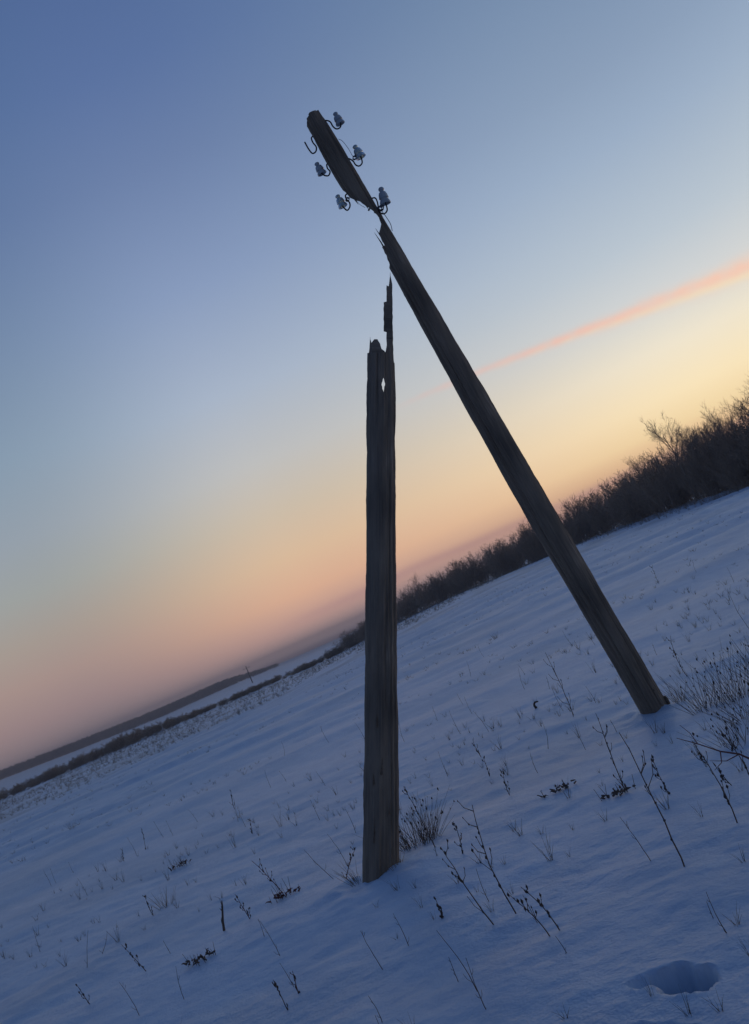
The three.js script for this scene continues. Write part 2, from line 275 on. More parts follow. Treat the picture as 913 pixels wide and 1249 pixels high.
// broken strut
{
  const G = new THREE.Group(); basis(G, [-0.919, 0.035, -6.582], [0.914, -0.404, -0.033], [0.389, 0.896, -0.216], [0.117, 0.185, 0.976]);
  const cx = s => -0.012 * sstep(0, 3, s), rad = s => 0.117 - 0.012 * sstep(0, 2.2, s) + 0.003 * Math.exp(-((s / 0.25) ** 2)) + 0.003 * Math.exp(-(((s - 3.3) / 0.3) ** 2)) - 0.004 * sstep(3.5, 4.4, s);
  let g = logGeo(-0.35, 4.55, cx, rad, 3.7);
  const sil = [[-0.3, 3.77], [-0.1076, 3.7789], [-0.1018, 3.8347], [-0.0991, 3.8978], [-0.0880, 3.8600], [-0.0675, 3.8909], [-0.0422, 3.891], [-0.0231, 3.856], [-0.0103, 3.8071], [0.0087, 3.7932], [0.0182, 3.7793], [0.0274, 3.8351], [0.0271, 3.9616], [0.0049, 3.9686], [0.0041, 4.2112], [0.0265, 4.2185], [0.0261, 4.3635], [0.0422, 4.3535], [0.0485, 4.4074], [0.0549, 4.4587], [0.0711, 4.3709], [0.0746, 3.9759], [0.0779, 3.8353], [0.0842, 3.6963], [0.3, 3.68], [0.3, 5], [-0.3, 5]];
  g = cut(g, ragged(sil, 11, 0.0022), false, -0.42);
  g = cut(g, ragged([[0.3, 3.60], [0.085, 3.64], [0.06, 3.72], [0.055, 3.90], [0.036, 3.96], [0.032, 4.24], [0.015, 4.46], [-0.015, 4.47], [-0.03, 4.36], [-0.052, 4.08], [-0.06, 3.88], [-0.08, 3.74], [-0.3, 3.72], [-0.3, 5], [0.3, 5]], 12, 0.004), true);
  g = cut(g, [[0.0035, 3.572], [-0.001, 3.556], [-0.002, 3.545], [-0.0073, 3.53], [-0.0103, 3.513], [-0.005, 3.5], [-0.0045, 3.482], [0.0015, 3.468], [0.0061, 3.452], [0.0095, 3.478], [0.0105, 3.497], [0.0165, 3.51], [0.0172, 3.522], [0.011, 3.541], [0.0085, 3.56]].map(p => new THREE.Vector2(...p)), false, -0.469);
  g.deleteAttribute('normal');
  part('shaft', toCreasedNormals(g, 0.7), wood, G);
  part('splinter', splinterGeo([[-0.094, 3.70, 0.02], [-0.1, 3.82, 0.022], [-0.0985, 3.905, 0.022]], 0.007, 0.012, 1), rawWood, G);
  part('splinter', splinterGeo([[-0.06, 3.74, -0.05], [-0.055, 3.84, -0.052], [-0.062, 3.88, -0.05]], 0.012, 0.009, 2), rawWood, G);
  part('splinter', splinterGeo([[0.03, 3.7, -0.045], [0.045, 3.95, -0.05], [0.052, 4.2, -0.046]], 0.014, 0.01, 3), rawWood, G);
  part('splinter', splinterGeo([[0.055, 4.1, 0.02], [0.056, 4.3, 0.018], [0.0545, 4.475, 0.01]], 0.011, 0.011, 4), rawWood, G);
  // loose strips of peeled outer wood low on the strut
  for (const [x, y, l, a] of [[-0.045, 0.30, 0.16, 0.02], [-0.05, 0.62, 0.07, -0.02], [0.0, 0.70, 0.11, 0.03], [-0.03, 1.0, 0.09, 0], [0.05, 0.42, 0.05, 0.02]]) {
    const rr = rad(y), z = Math.sqrt(rr * rr - x * x) + 0.001;
    part('peeled_strip', splinterGeo([[x, y - l / 2, z], [x + a * 0.1, y, z + 0.003], [x + a * 0.2, y + l / 2, z + 0.005]], 0.008, 0.003, 7), rawWood, G);
  }
  top(G, 'broken_strut', 'leaning wooden strut with a splintered broken top and a slit through it', 'strut');
}

// tall pole with hooks and insulators
{
  const G = new THREE.Group(); basis(G, [1.433, -0.06, -8.301], [0.985, 0.082, 0.154], [-0.097, 0.991, 0.088], [-0.145, -0.102, 0.984]);
  const CX = [[-0.5, 0.032], [0.5, 0.026], [1.9, 0.0], [3.05, -0.005], [4.2, -0.008], [4.6, -0.018], [5.0, -0.028], [5.3, -0.034], [5.6, -0.034], [5.9, -0.034]];
  const cx = s => (table(CX, s - 0.12)[0] + table(CX, s)[0] + table(CX, s + 0.12)[0]) / 3, RD = [[-0.5, 0.125], [0, 0.118], [0.5, 0.112], [1.9, 0.117], [3.05, 0.104], [4.2, 0.085], [5.03, 0.084], [5.25, 0.09], [5.45, 0.083], [5.8, 0.076]], rad = s => (table(RD, s - 0.1)[0] + table(RD, s)[0] + table(RD, s + 0.1)[0]) / 3;
  let g = logGeo(-0.4, 5.85, cx, rad, 8.2);
  g = cut(g, ragged([[-0.3, 5.06], [-0.115, 5.045], [-0.1025, 5.02], [-0.0927, 4.9603], [-0.0365, 4.8917], [0.0025, 4.8082], [0.0258, 4.7428], [0.0334, 4.6954], [0.0249, 4.6408], [-0.0265, 4.5865], [-0.0300, 4.56], [-0.0382, 4.508], [-0.026, 4.478], [-0.0624, 4.4713], [-0.0673, 4.3803], [-0.0793, 4.3131], [-0.105, 4.27], [-0.3, 4.24]], 21, 0.004), false, -0.28);
  g = cut(g, [[-0.3, 5.60], [-0.1091, 5.658], [-0.0845, 5.692], [-0.0371, 5.714], [0.0334, 5.709], [0.0363, 5.66], [0.048, 5.58], [0.3, 5.5], [0.3, 6.2], [-0.3, 6.2]].map(p => new THREE.Vector2(...p)), false);
  g.deleteAttribute('normal');
  part('shaft', toCreasedNormals(g, 0.7), wood, G);
  for (const [pts, w, d, s] of [
    [[[-0.05, 4.36, 0.03], [-0.05, 4.5, 0.035], [-0.058, 4.6, 0.04]], 0.01, 0.012, 31], [[[-0.03, 4.42, -0.02], [-0.028, 4.56, -0.02], [-0.034, 4.64, -0.02]], 0.01, 0.014, 32],
    [[[-0.02, 4.95, 0.03], [-0.015, 4.86, 0.03], [-0.003, 4.77, 0.035]], 0.01, 0.012, 33], [[[-0.07, 5.0, -0.01], [-0.066, 4.93, -0.01], [-0.06, 4.88, -0.01]], 0.01, 0.015, 34], [[[0.05, 4.4, 0.03], [0.05, 4.65, 0.036], [0.043, 4.83, 0.032]], 0.014, 0.012, 35]])
    part('splinter', splinterGeo(pts, w, d, s), rawWood, G);
  // broken root flare showing at the foot
  {
    const m = new Mesher(); m.path([V(0.09, -0.3, 0.02), V(0.135, -0.02, 0.03), V(0.15, 0.09, 0.03), V(0.148, 0.115, 0.028)], 0.035, 0.012, 7);
    part('bark_stub', m.geo(), wood, G);
    const n = new Mesher(); n.path([V(0.1, -0.1, 0.04), V(0.16, 0.015, 0.06), V(0.212, -0.01, 0.08), V(0.235, -0.045, 0.09)], 0.04, 0.012, 7);
    part('bark_stub', n.geo(), wood, G);
  }
  const insProfile = [[0.0, 0.116], [0.010, 0.115], [0.0165, 0.108], [0.0175, 0.098], [0.0135, 0.090], [0.0135, 0.084], [0.021, 0.079], [0.0255, 0.066], [0.0285, 0.045], [0.0290, 0.040], [0.0245, 0.040], [0.0245, 0.032], [0.031, 0.018], [0.0335, 0.004], [0.0315, 0.001], [0.027, 0.003], [0.022, 0.02], [0.012, 0.022], [0.0, 0.022]].map(p => new THREE.Vector2(...p));
  const insGeo = new THREE.LatheGeometry(insProfile, 28);
  function hook(pts, ins, mat, scale = 1) {
    const P = pts.map(p => V(...p)), n = P.length;
    const h = part('hook', new THREE.TubeGeometry(new THREE.CatmullRomCurve3(P), 40, 0.0062, 8), iron, G);
    const cap = new THREE.SphereGeometry(0.0066, 8, 6); cap.translate(...P[n - 1].toArray()); part('pin_end', cap, iron, h);
    if (ins) {
      const a = V(...ins[0]), b = V(...ins[1]), d = b.clone().sub(a), L = d.length(), i = part('insulator', insGeo, mat, h);
      i.position.copy(a); i.quaternion.setFromUnitVectors(V(0, 1, 0), d.clone().normalize()); i.scale.set(scale * 1.22, L / 0.116, scale * 1.22);
    }
    return h;
  }
  hook([[0.01, 5.615, 0.02], [0.0444, 5.6066, 0.02], [0.0688, 5.5794, 0.022], [0.0717, 5.5297, 0.024], [0.0867, 5.4982, 0.026], [0.116, 5.4919, 0.027], [0.1373, 5.5111, 0.027], [0.137, 5.55, 0.027]], [[0.1348, 5.5127, 0.027], [0.1392, 5.6209, 0.027]], glaze);
  hook([[0.01, 5.255, 0.01], [0.052, 5.2431, 0.01], [0.0754, 5.2044, 0.012], [0.080, 5.164, 0.014], [0.100, 5.1414, 0.016], [0.1319, 5.149, 0.018], [0.1464, 5.1896, 0.018], [0.148, 5.23, 0.018]], [[0.1487, 5.1907, 0.018], [0.1473, 5.3068, 0.018]], glassy, 1.1);
  hook([[0.03, 4.87, 0.01], [0.0539, 4.8623, 0.012], [0.0847, 4.8469, 0.02], [0.0855, 4.8088, 0.03], [0.0729, 4.7653, 0.038], [0.0633, 4.7148, 0.042], [0.0864, 4.6888, 0.044], [0.1198, 4.6993, 0.044], [0.1365, 4.7471, 0.042], [0.142, 4.79, 0.04]], [[0.1354, 4.7512, 0.042], [0.1657, 4.8929, 0.036]], glaze, 1.15);
  hook([[-0.08, 5.555, 0.02], [-0.1131, 5.5525, 0.022], [-0.1275, 5.5485, 0.024], [-0.1363, 5.5099, 0.026], [-0.1308, 5.4585, 0.028], [-0.1528, 5.4292, 0.03], [-0.182, 5.4301, 0.03], [-0.1926, 5.4727, 0.03], [-0.1933, 5.5418, 0.03]]);
  hook([[-0.08, 5.30, 0.01], [-0.1092, 5.2985, 0.012], [-0.1239, 5.2964, 0.014], [-0.1359, 5.2661, 0.016], [-0.1311, 5.2288, 0.018], [-0.1586, 5.208, 0.02], [-0.185, 5.2259, 0.02], [-0.1964, 5.2518, 0.02], [-0.1955, 5.28, 0.02]], [[-0.1954, 5.2444, 0.02], [-0.1942, 5.3535, 0.02]], glaze);
  hook([[-0.06, 5.03, 0.0], [-0.098, 5.0039, 0], [-0.1154, 4.9998, 0.002], [-0.1249, 4.9679, 0.004], [-0.1161, 4.9283, 0.006], [-0.1302, 4.8975, 0.008], [-0.1627, 4.883, 0.008], [-0.1748, 4.9075, 0.008], [-0.1783, 4.9319, 0.008], [-0.178, 4.96, 0.008]], [[-0.1774, 4.9245, 0.008], [-0.176, 5.0369, 0.008]], glassy, 1.02);
  // wire ties: coils round the hook shanks and loose ends
  const coil = (c, r, n, ax) => { const P = []; for (let k = 0; k <= n * 10; k++) { const t = k / 10 * 2 * Math.PI; P.push(V(c[0] + r * Math.cos(t) * ax[0] + k * 0.0003, c[1] + k * 0.0004 + r * 0.6 * Math.sin(t) * ax[1], c[2] + r * Math.sin(t))); } return new THREE.TubeGeometry(new THREE.CatmullRomCurve3(P), n * 14, 0.0026, 5); };
  part('wire_tie', coil([0.082, 4.735, 0.04], 0.022, 4, [1, 1]), wireMat, G); part('wire_tie', coil([0.055, 4.75, 0.0], 0.045, 3, [0.8, 0.3]), wireMat, G);
  part('wire_tie', coil([0.095, 5.215, 0.012], 0.015, 3, [1, 1]), wireMat, G); part('wire_tie', coil([-0.122, 4.955, 0.004], 0.016, 3, [1, 1]), wireMat, G);
  const tube = (pts, r) => new THREE.TubeGeometry(new THREE.CatmullRomCurve3(pts.map(p => V(...p))), 24, r, 5);
  part('wire_end', tube([[0.06, 5.42, 0.02], [0.0776, 5.391, 0.03], [0.0911, 5.3143, 0.03], [0.0926, 5.2348, 0.02]], 0.0022), wireMat, G);
  part('wire_end', tube([[0.0806, 4.718, 0.045], [0.088, 4.6516, 0.05], [0.090, 4.5862, 0.05], [0.0757, 4.5332, 0.045]], 0.003), wireMat, G);
  part('wire_end', tube([[-0.07, 4.93, 0.03], [-0.06, 4.9012, 0.04], [-0.047, 4.855, 0.04], [-0.024, 4.815, 0.04]], 0.0018), wireMat, G);
  part('bolt', tube([[0.04, 4.805, 0.01], [0.01, 4.797, 0.015], [-0.014, 4.786, 0.02]], 0.007), iron, G);
  top(G, 'utility_pole', 'tall old wooden pole with iron hooks and insulators, gouged out below its head', 'utility pole');
}

// ---------------------------------------------------------------- bare trees and shrubs of the belt
function grow(seed, H, o) {       // returns trunk and crown geometries
  const R = rng(seed), T = new Mesher(), C = new Mesher();
  function branch(p, d, len, r, lvl) {
    const n = lvl < 2 ? 4 : 3, pts = [p.clone()]; let q = p.clone(), dir = d.clone();
    for (let k = 0; k < n; k++) { dir.add(V((R() - 0.5) * o.bend, (R() - 0.3) * o.bend * 0.6 + o.up * 0.12, (R() - 0.5) * o.bend)).normalize(); q = q.clone().addScaledVector(dir, len / n); pts.push(q); }
    (lvl < 2 ? T : C).path(pts, r, Math.max(r * 0.45, o.tip), lvl < 2 ? 5 : 3);
    if (lvl >= o.levels) return;
    const kids = o.kids[lvl];
    for (let k = 0; k < kids; k++) {
      const t = lvl === 0 ? o.bare + (1 - o.bare) * (k + R() * 0.8) / kids : 0.2 + 0.8 * (k + R()) / kids, f = Math.min(t, 0.999) * n, i = Math.floor(f), b = pts[i].clone().lerp(pts[i + 1], f - i);
      const ax = V(R() - 0.5, R() - 0.5, R() - 0.5).cross(dir).normalize(), nd = pts[i + 1].clone().sub(pts[i]).normalize().applyAxisAngle(ax, (0.35 + 0.55 * R()) * o.open); nd.y += o.up * 0.25; nd.normalize();
      branch(b, nd, len * (o.ratio[lvl] ?? 0.5) * (0.65 + 0.6 * R()) * (lvl === 0 ? 1.15 - 0.55 * t : 1), Math.max(r * 0.5 * (1.1 - 0.5 * t), o.tip), lvl + 1);
    }
  }
  for (let s = 0; s < o.stems; s++) { const a = R() * 6.28, l = o.lean * R(); branch(V(Math.cos(a) * 0.18 * Math.sqrt(o.stems - 1) * R(), -0.25, Math.sin(a) * 0.18 * Math.sqrt(o.stems - 1) * R()), V(Math.cos(a) * l, 1, Math.sin(a) * l).normalize(), H * (o.stems > 1 ? 0.6 + 0.4 * R() : 0.85), o.r * (0.7 + 0.5 * R()), 0); }
  return [T.geo(), C.geo()];
}
const treeOpt = { stems: 1, bend: 0.34, up: 0.5, levels: 4, kids: [13, 6, 5, 3], ratio: [0.46, 0.5, 0.5, 0.6], bare: 0.24, open: 1.3, lean: 0.12, r: 0.06, tip: 0.0055 };
const shrubOpt = { stems: 9, bend: 0.42, up: 0.5, levels: 3, kids: [9, 5, 3], ratio: [0.36, 0.5, 0.6], bare: 0.1, open: 1.3, lean: 0.5, r: 0.026, tip: 0.0075 };
const treeKinds = [0, 1, 2, 3, 4].map(k => grow(100 + k * 7, 6, { ...treeOpt, kids: [12 + k, 6, 5, 3] }));
const shrubKinds = [0, 1, 2, 3, 4, 5].map(k => grow(300 + k * 7, 3, shrubOpt));
function plant(kinds, k, x, z, s, sy, turn) {
  const G = new THREE.Group(), [t, c] = kinds[k % kinds.length];
  part('trunk', t, barkMats[k % 3], G); part('crown', c, twigMats[k % 3], G);
  G.position.set(x, height(x, z) - 0.02, z); G.rotation.y = turn; G.scale.set(s, sy, s); return G;
}
const BELT = [[46, -52], [31, -58], [24.6, -67], [22.5, -82], [19.5, -98], [13.5, -110], [6.5, -121], [-1.5, -130], [-6.5, -134], [-12, -136.5]];
const BELTH = [5.0, 4.9, 4.8, 4.5, 4.1, 3.8, 3.6, 3.4, 2.7, 2.0];
{
  const R = rng(77); let acc = 0, count = 0;
  for (let i = 0; i < BELT.length - 1; i++) {
    const [x0, z0] = BELT[i], [x1, z1] = BELT[i + 1], L = Math.hypot(x1 - x0, z1 - z0), nx = -(z1 - z0) / L, nz = (x1 - x0) / L;
    const n = Math.round(L * (i < 4 ? 2.4 : 2.1));
    for (let k = 0; k < n; k++) {
      const t = (k + R()) / n, side = -R() * 5, px = x0 + (x1 - x0) * t, pz = z0 + (z1 - z0) * t;
      const x = px - nx * side, z = pz - nz * side;     // behind the line as seen from the field
      const h = (BELTH[i] + (BELTH[i + 1] - BELTH[i]) * t) * (0.72 + 0.45 * R()), kk = Math.floor(R() * 6);
      top(plant(shrubKinds, kk, x, z, 0.75 + h * 0.12, h / 3.1, R() * 6.28), 'bare_shrub', 'leafless brown shrub packed into the belt of scrub along the field edge', 'shrub', 'shrubs in the scrub belt'); count++;
    }
  }
  console.log('shrubs', count);
}
// taller trees standing out of the belt: x, z, top height, kind, label
for (const [x, z, ty, k, wide, label] of [
  [22.4, -85, 5.2, 0, 1.0, 'broad hazy bare tree at the low end of the tall trees, above the scrub belt'],
  [23.5, -77.9, 6.9, 1, 0.85, 'slim bare tree with a forked top rising clear of the scrub beside a round one'],
  [24.0, -75, 5.3, 2, 0.9, 'round topped bare tree next to the slim forked tree in the scrub belt'],
  [6.3, -122.5, 4.2, 3, 0.8, 'small pointed bare tree breaking the low middle of the scrub belt'],
  [0.8, -128.5, 4.2, 4, 0.9, 'pale feathery bare tree near the strut end of the scrub belt'],
  [18.9, -102.5, 4.7, 1, 0.8, 'thin bare tree behind the tall leaning pole in the scrub belt'],
  [14.3, -109, 3.6, 2, 0.8, 'short bare tree halfway along the scrub belt'],
]) { const G = plant(treeKinds, k, x, z, ty / 6 * wide, (ty - height(x, z)) / 5.9, k * 1.3); top(G, 'bare_tree', label, 'tree'); }
for (const [x, z, ty, k] of [[24.6, -72, 5.0, 3], [25.0, -69.5, 5.1, 4], [25.6, -67.2, 5.2, 0], [26.3, -65.4, 5.7, 2], [27.3, -64.5, 5.8, 1], [25.4, -70.5, 4.7, 1], [26.6, -67.5, 5.5, 3], [24.3, -73.6, 4.8, 4], [28.6, -63, 6.0, 4], [31, -61, 6.2, 0]])
  top(plant(treeKinds, k, x, z, ty / 6 * 0.85, (ty - height(x, z)) / 5.9, k * 2.1 + x), 'bare_tree', 'tall bare tree crowded together where the scrub belt is highest', 'tree', 'crowded tall trees of the belt');

// low thicket running on to the left beyond the dip, far too fine to count
function scatterStuff(name, label, geo, mat, spots) {
  const m = new THREE.InstancedMesh(geo, mat, spots.length), o = new THREE.Object3D(), c = new THREE.Color();
  spots.forEach(([x, y, z, s, sy, t, tone], i) => { o.position.set(x, y, z); o.rotation.set(0, t, 0); o.scale.set(s, sy, s); o.updateMatrix(); m.setMatrixAt(i, o.matrix); m.setColorAt(i, c.setRGB(tone, tone, tone)); });
  return top(m, name, label, null, null, 'stuff');
}
{
  const R = rng(5), spots = [], LINE = [[-8, -131, 1.7], [-13.5, -132, 1.0], [-20, -134.5, 0.75], [-26.5, -137, 0.75], [-33, -139.5, 0.85], [-38, -141.5, 1.2], [-42, -143, 1.5], [-46, -144, 1.9], [-50, -145.5, 1.7], [-54, -147, 1.45], [-61, -149, 1.4], [-67, -151, 1.4], [-80, -156, 1.5], [-100, -165, 1.5]];
  for (let i = 0; i < LINE.length - 1; i++) {
    const a = LINE[i], b = LINE[i + 1], n = Math.round(Math.hypot(b[0] - a[0], b[1] - a[1]) * 4.5);
    for (let k = 0; k < n; k++) { const t = R(), x = a[0] + (b[0] - a[0]) * t + (R() - 0.5) * 2, z = a[1] + (b[1] - a[1]) * t - (R() - 0.3) * 6, h = (a[2] + (b[2] - a[2]) * t) * (0.5 + 0.45 * R() + 0.2 * fbm(x * 0.2, 3, 2)); spots.push([x, height(x, z), z, 0.5 + 0.25 * h, h / 2.9, R() * 6.28, 0.75 + 0.5 * R()]); }
  }
  const [t, c] = grow(900, 3, { ...shrubOpt, stems: 7, kids: [6, 4, 3], tip: 0.014 });
  scatterStuff('thicket', 'long low thicket of leafless bushes across the far side of the dip', mergeGeometries([t, c]), twigMats[1], spots);
  console.log('thicket', spots.length);
}
{
  const R = rng(6), spots = [];
  for (let k = 0; k < 2600; k++) {
    const az = -34 + 25.4 * Math.pow(R(), 0.9), thin = sstep(-12.5, -8.8, az); if (R() < thin * 0.7) continue;
    const r = 590 + 40 * R() * (1 - 0.5 * thin), x = Math.sin(az * RAD) * r, z = -Math.cos(az * RAD) * r, h = (3.9 + 1.6 * R()) * (1 - 0.55 * thin);
    spots.push([x, height(x, z), z, 0.75 + 0.2 * R(), h / 6, R() * 6.28, 0.8 + 0.4 * R()]);
  }
  const [t, c] = grow(950, 6, { ...treeOpt, levels: 3, kids: [11, 5, 4], bare: 0.08, tip: 0.035, r: 0.08 });
  scatterStuff('far_wood', 'distant dark wood along the snowy rise on the horizon', mergeGeometries([t, c]), twigMats[1], spots);
}
// dry grass standing through the snow: on the far margin and thinly over the field
{
  const R = rng(8), m = new Mesher();
  for (let k = 0; k < 9; k++) { const a = R() * 6.28, b = V(Math.cos(a) * 0.05 * R(), -0.03, Math.sin(a) * 0.05 * R()); ribbon(m, b, b.clone().add(V((R() - 0.5) * 0.28, 0.2 + 0.3 * R(), (R() - 0.5) * 0.28)), 0.0035, R); }
  const geo = m.geo(), spots = [];
  for (let k = 0; k < 60000 && spots.length < 7000; k++) {
    const x = -80 + 105 * R(), z = -62 - 85 * R(), p = fbm(x * 0.12, z * 0.1, 3, 2);
    const edge = -72 - 0.1 * Math.abs(x + 8); if (z > edge + 14 * (p - 0.5) || p < 0.42 || R() > 0.75) continue;
    if (x > 8 && z > -100) continue;
    spots.push([x, height(x, z), z, 0.9 + 0.9 * R(), 0.35 + 0.9 * R() * R(), R() * 6.28, 0.7 + 0.6 * R()]);
  }
  for (let k = 0; k < 900; k++) {      // in front of the scrub belt
    const i = Math.floor(R() * 6) + 1, t = R(), a = BELT[i], b = BELT[i + 1], x = a[0] + (b[0] - a[0]) * t - 1 - 5 * R() * R(), z = a[1] + (b[1] - a[1]) * t + 0.5 + 4 * R() * R();
    spots.push([x, height(x, z), z, 0.9 + 0.5 * R(), 0.5 + 0.7 * R(), R() * 6.28, 0.6 + 0.7 * R()]);
  }
  for (let k = 0; k < 1500; k++) {      // short stubble breaking the near snow, in loose patches
    const az = (-36 + 72 * R()) * RAD, r = 3.2 + 11 * Math.pow(R(), 0.8), x = Math.sin(az) * r, z = -Math.cos(az) * r; if (fbm(x * 0.7 + 5, z * 0.7, 3, 12) < 0.47 + 0.06 * R() || R() < 0.35) continue;
    const s = 0.16 + 0.3 * R() * R(); spots.push([x, height(x, z) - 0.004, z, s * 1.1, s * (0.45 + 0.7 * R()), R() * 6.28, 0.45 + 0.5 * R()]);
  }
  for (let k = 0; k < 5200; k++) {
    const az = (-33 + 66 * R()) * RAD, r = 9 + 62 * Math.pow(R(), 0.8), x = Math.sin(az) * r, z = -Math.cos(az) * r; if (fbm(x * 0.2 + 11, z * 0.28, 4, 3) < 0.53) continue;
    const s = 0.25 + 0.35 * R(); spots.push([x, height(x, z) - 0.01, z, s, s * (0.25 + 0.3 * R()), R() * 6.28, 0.5 + 0.6 * R()]);
  }
  console.log('grass', spots.length);
  scatterStuff('dry_grass', 'thin dry grass poking through the snow over the field and along its far margin', geo, strawMat, spots);
}

// far post with a crossarm beyond the dip
{
  const G = new THREE.Group(), m = new Mesher(), a = new Mesher(); m.path([V(0, -0.6, 0), V(0.02, 3, 0), V(0, 6.2, 0)], 0.14, 0.1, 8); part('post', m.geo(), wood, G);
  a.seg(V(-0.95, 5.35, 0.14), V(0.95, 5.35, 0.14), 0.055, 0.055, 4); part('crossarm', a.geo(), wood, G);
  for (const x of [-0.75, 0.75]) { const i = new Mesher(); i.path([V(x, 5.38, 0.14), V(x, 5.55, 0.14), V(x, 5.68, 0.14)], 0.04, 0.05, 6); part('insulator', i.geo(), glaze, G); }
  G.position.set(-44, height(-44, -241.5), -241.5); console.log('far post ground', G.position.y);
  G.scale.y = (3.36 - G.position.y) / 6.2;
  top(G, 'utility_pole', 'tiny distant pole with a crossarm standing beyond the thicket', 'utility pole');
}

// ---------------------------------------------------------------- weeds in the snow
const WEEDS = [
  [-0.146, -4.939, 0.007, 0.566, 0.056, 's', 'tallest seeded weed stalk in the clump on the open snow below the strut'],
  [-0.270, -4.910, -0.084, 0.444, 0.044, 's', 'seeded weed stalk with dark buds at its foot, in the clump below the strut'],
  [0.005, -4.512, -0.079, 0.242, 0.024, 's', 'short seeded weed stalk on the outer edge of the clump below the strut'],
  [-0.044, -4.497, -0.092, 0.236, 0.023, 's', 'slanting weed stalk crossing the middle of the clump below the strut'],
  [-0.007, -4.255, -0.013, 0.080, 0.008, 't', 'stubby stalk tip just clear of the snow beside the seeded clump'],
  [-0.261, -5.256, 0.002, 0.183, 0.018, 't', 'thin bare weed stem rising behind the seeded clump'],
  [-0.365, -6.297, 0.040, 0.204, 0.020, 's', 'budded weed stem between the strut and the seeded clump'],
  [-0.412, -4.254, -0.051, 0.296, 0.029, 't', 'lone thin bent weed stem on the bare snow below the seeded clump'],
  [0.728, -6.263, 0.026, 0.512, 0.050, 's', 'budded weed stem rising from the dark leaf litter below the tall pole'],
  [0.634, -4.607, -0.022, 0.672, 0.066, 'l', 'longest bare weed stem on the slope below the tall pole'],
  [0.903, -5.826, -0.013, 0.226, 0.022, 's', 'small budded weed beside the longest bare stem'],
  [0.981, -4.867, -0.035, 0.444, 0.044, 's', 'weed stalk with a dark knotted foot on the slope right of the tall pole'],
  [1.294, -5.550, -0.054, 0.310, 0.030, 's', 'weed stalk leaning beside the fallen reddish twig'],
  [1.196, -5.521, -0.062, 0.158, 0.015, 's', 'low budded weed under the fallen reddish twig'],
  [0.942, -9.519, 0.002, 0.658, 0.064, 's', 'dark upright weed stem standing alone between the two poles'],
  [4.408, -18.956, 0.003, 0.355, 0.035, 's', 'small dark weed standing in the far wind ridges beyond the tall pole'],
  [2.004, -9.105, -0.003, 0.397, 0.039, 's', 'forked weed just behind the foot of the tall pole'],
  [2.956, -9.987, -0.054, 0.484, 0.047, 't', 'thin weed stem in the ridged snow beyond the brushy tuft'],
  [-1.190, -6.859, 0.161, 0.172, 0.017, 's', 'short reddish weed touching the foot of the broken strut'],
  [-0.517, -6.611, -0.032, 0.445, 0.044, 's', 'budded weed stem leaning over the bushy tuft at the strut'],
  [-1.701, -7.300, -0.123, 0.337, 0.033, 's', 'leaning stem of the reddish leafy clump beside the strut'],
  [-1.957, -7.142, -0.031, 0.202, 0.020, 's', 'thin weed between the stout stub and the reddish leafy clump'],
  [-2.698, -6.947, -0.090, 0.229, 0.022, 's', 'slanting dark weed with a thick foot left in the open snow'],
  [-3.026, -6.693, -0.037, 0.158, 0.015, 's', 'low dark weed at the bottom of the snow slope'],
  [-3.427, -7.726, 0.128, 0.258, 0.025, 't', 'slender forked weed standing above the low dark weed'],
  [-1.343, -5.191, 0.020, 0.118, 0.012, 's', 'short reddish weed in the bare snow below the reddish leafy clump'],
  [-3.438, -8.015, 0.150, 0.147, 0.014, 't', 'pale thin stem beside the slender forked weed'],
  [-1.716, -6.394, 0.013, 0.118, 0.012, 't', 'pale thin stem beside the stout stub'],
  [0.853, -12.785, 0.029, 0.272, 0.027, 't', 'thin stem in the snow left of the lone dark stem between the poles'],
  [0.173, -10.672, -0.064, 0.265, 0.026, 't', 'small tilted stem on the snow rise between the poles'],
  [-0.357, -13.333, 0.019, 0.206, 0.020, 't', 'tiny stem on the snow just beyond the broken strut'],
  [-0.125, -11.568, -0.009, 0.261, 0.026, 't', 'tiny bent stem beside the one just beyond the broken strut'],
  [-0.636, -63.657, -0.062, 0.772, 0.076, 't', ''],
  [0.777, -8.019, -0.006, 0.180, 0.018, 't', ''],
  [-1.472, -14.555, -0.022, 0.334, 0.033, 't', ''],
  [-2.249, -16.733, -0.028, 0.311, 0.031, 't', ''],
  [-2.905, -14.126, 0.018, 0.269, 0.026, 't', ''],
  [-4.033, -14.080, -0.057, 0.213, 0.021, 't', ''],
  [-6.456, -14.458, -0.013, 0.264, 0.026, 't', ''],
  [-1.707, -9.872, -0.008, 0.222, 0.022, 't', ''],
  [0.352, -7.876, 0.006, 0.172, 0.017, 't', ''],
  [0.574, -4.015, 0.002, 0.069, 0.007, 't', ''],
  [1.810, -10.995, 0.006, 0.193, 0.019, 't', ''],
  [0.859, -20.191, -0.022, 0.280, 0.027, 't', ''],
  [4.837, -17.827, 0.021, 0.230, 0.023, 't', ''],
  [-2.780, -11.394, -0.000, 0.253, 0.025, 't', ''],
  [-1.302, -7.173, -0.121, 0.274, 0.027, 't', ''],
  [-1.221, -7.375, -0.041, 0.278, 0.027, 't', ''],
  [-2.560, -7.123, -0.018, 0.102, 0.010, 't', ''],
  [-0.723, -5.123, -0.002, 0.180, 0.018, 't', ''],
  [-0.487, -4.454, 0.004, 0.115, 0.011, 't', ''],
];
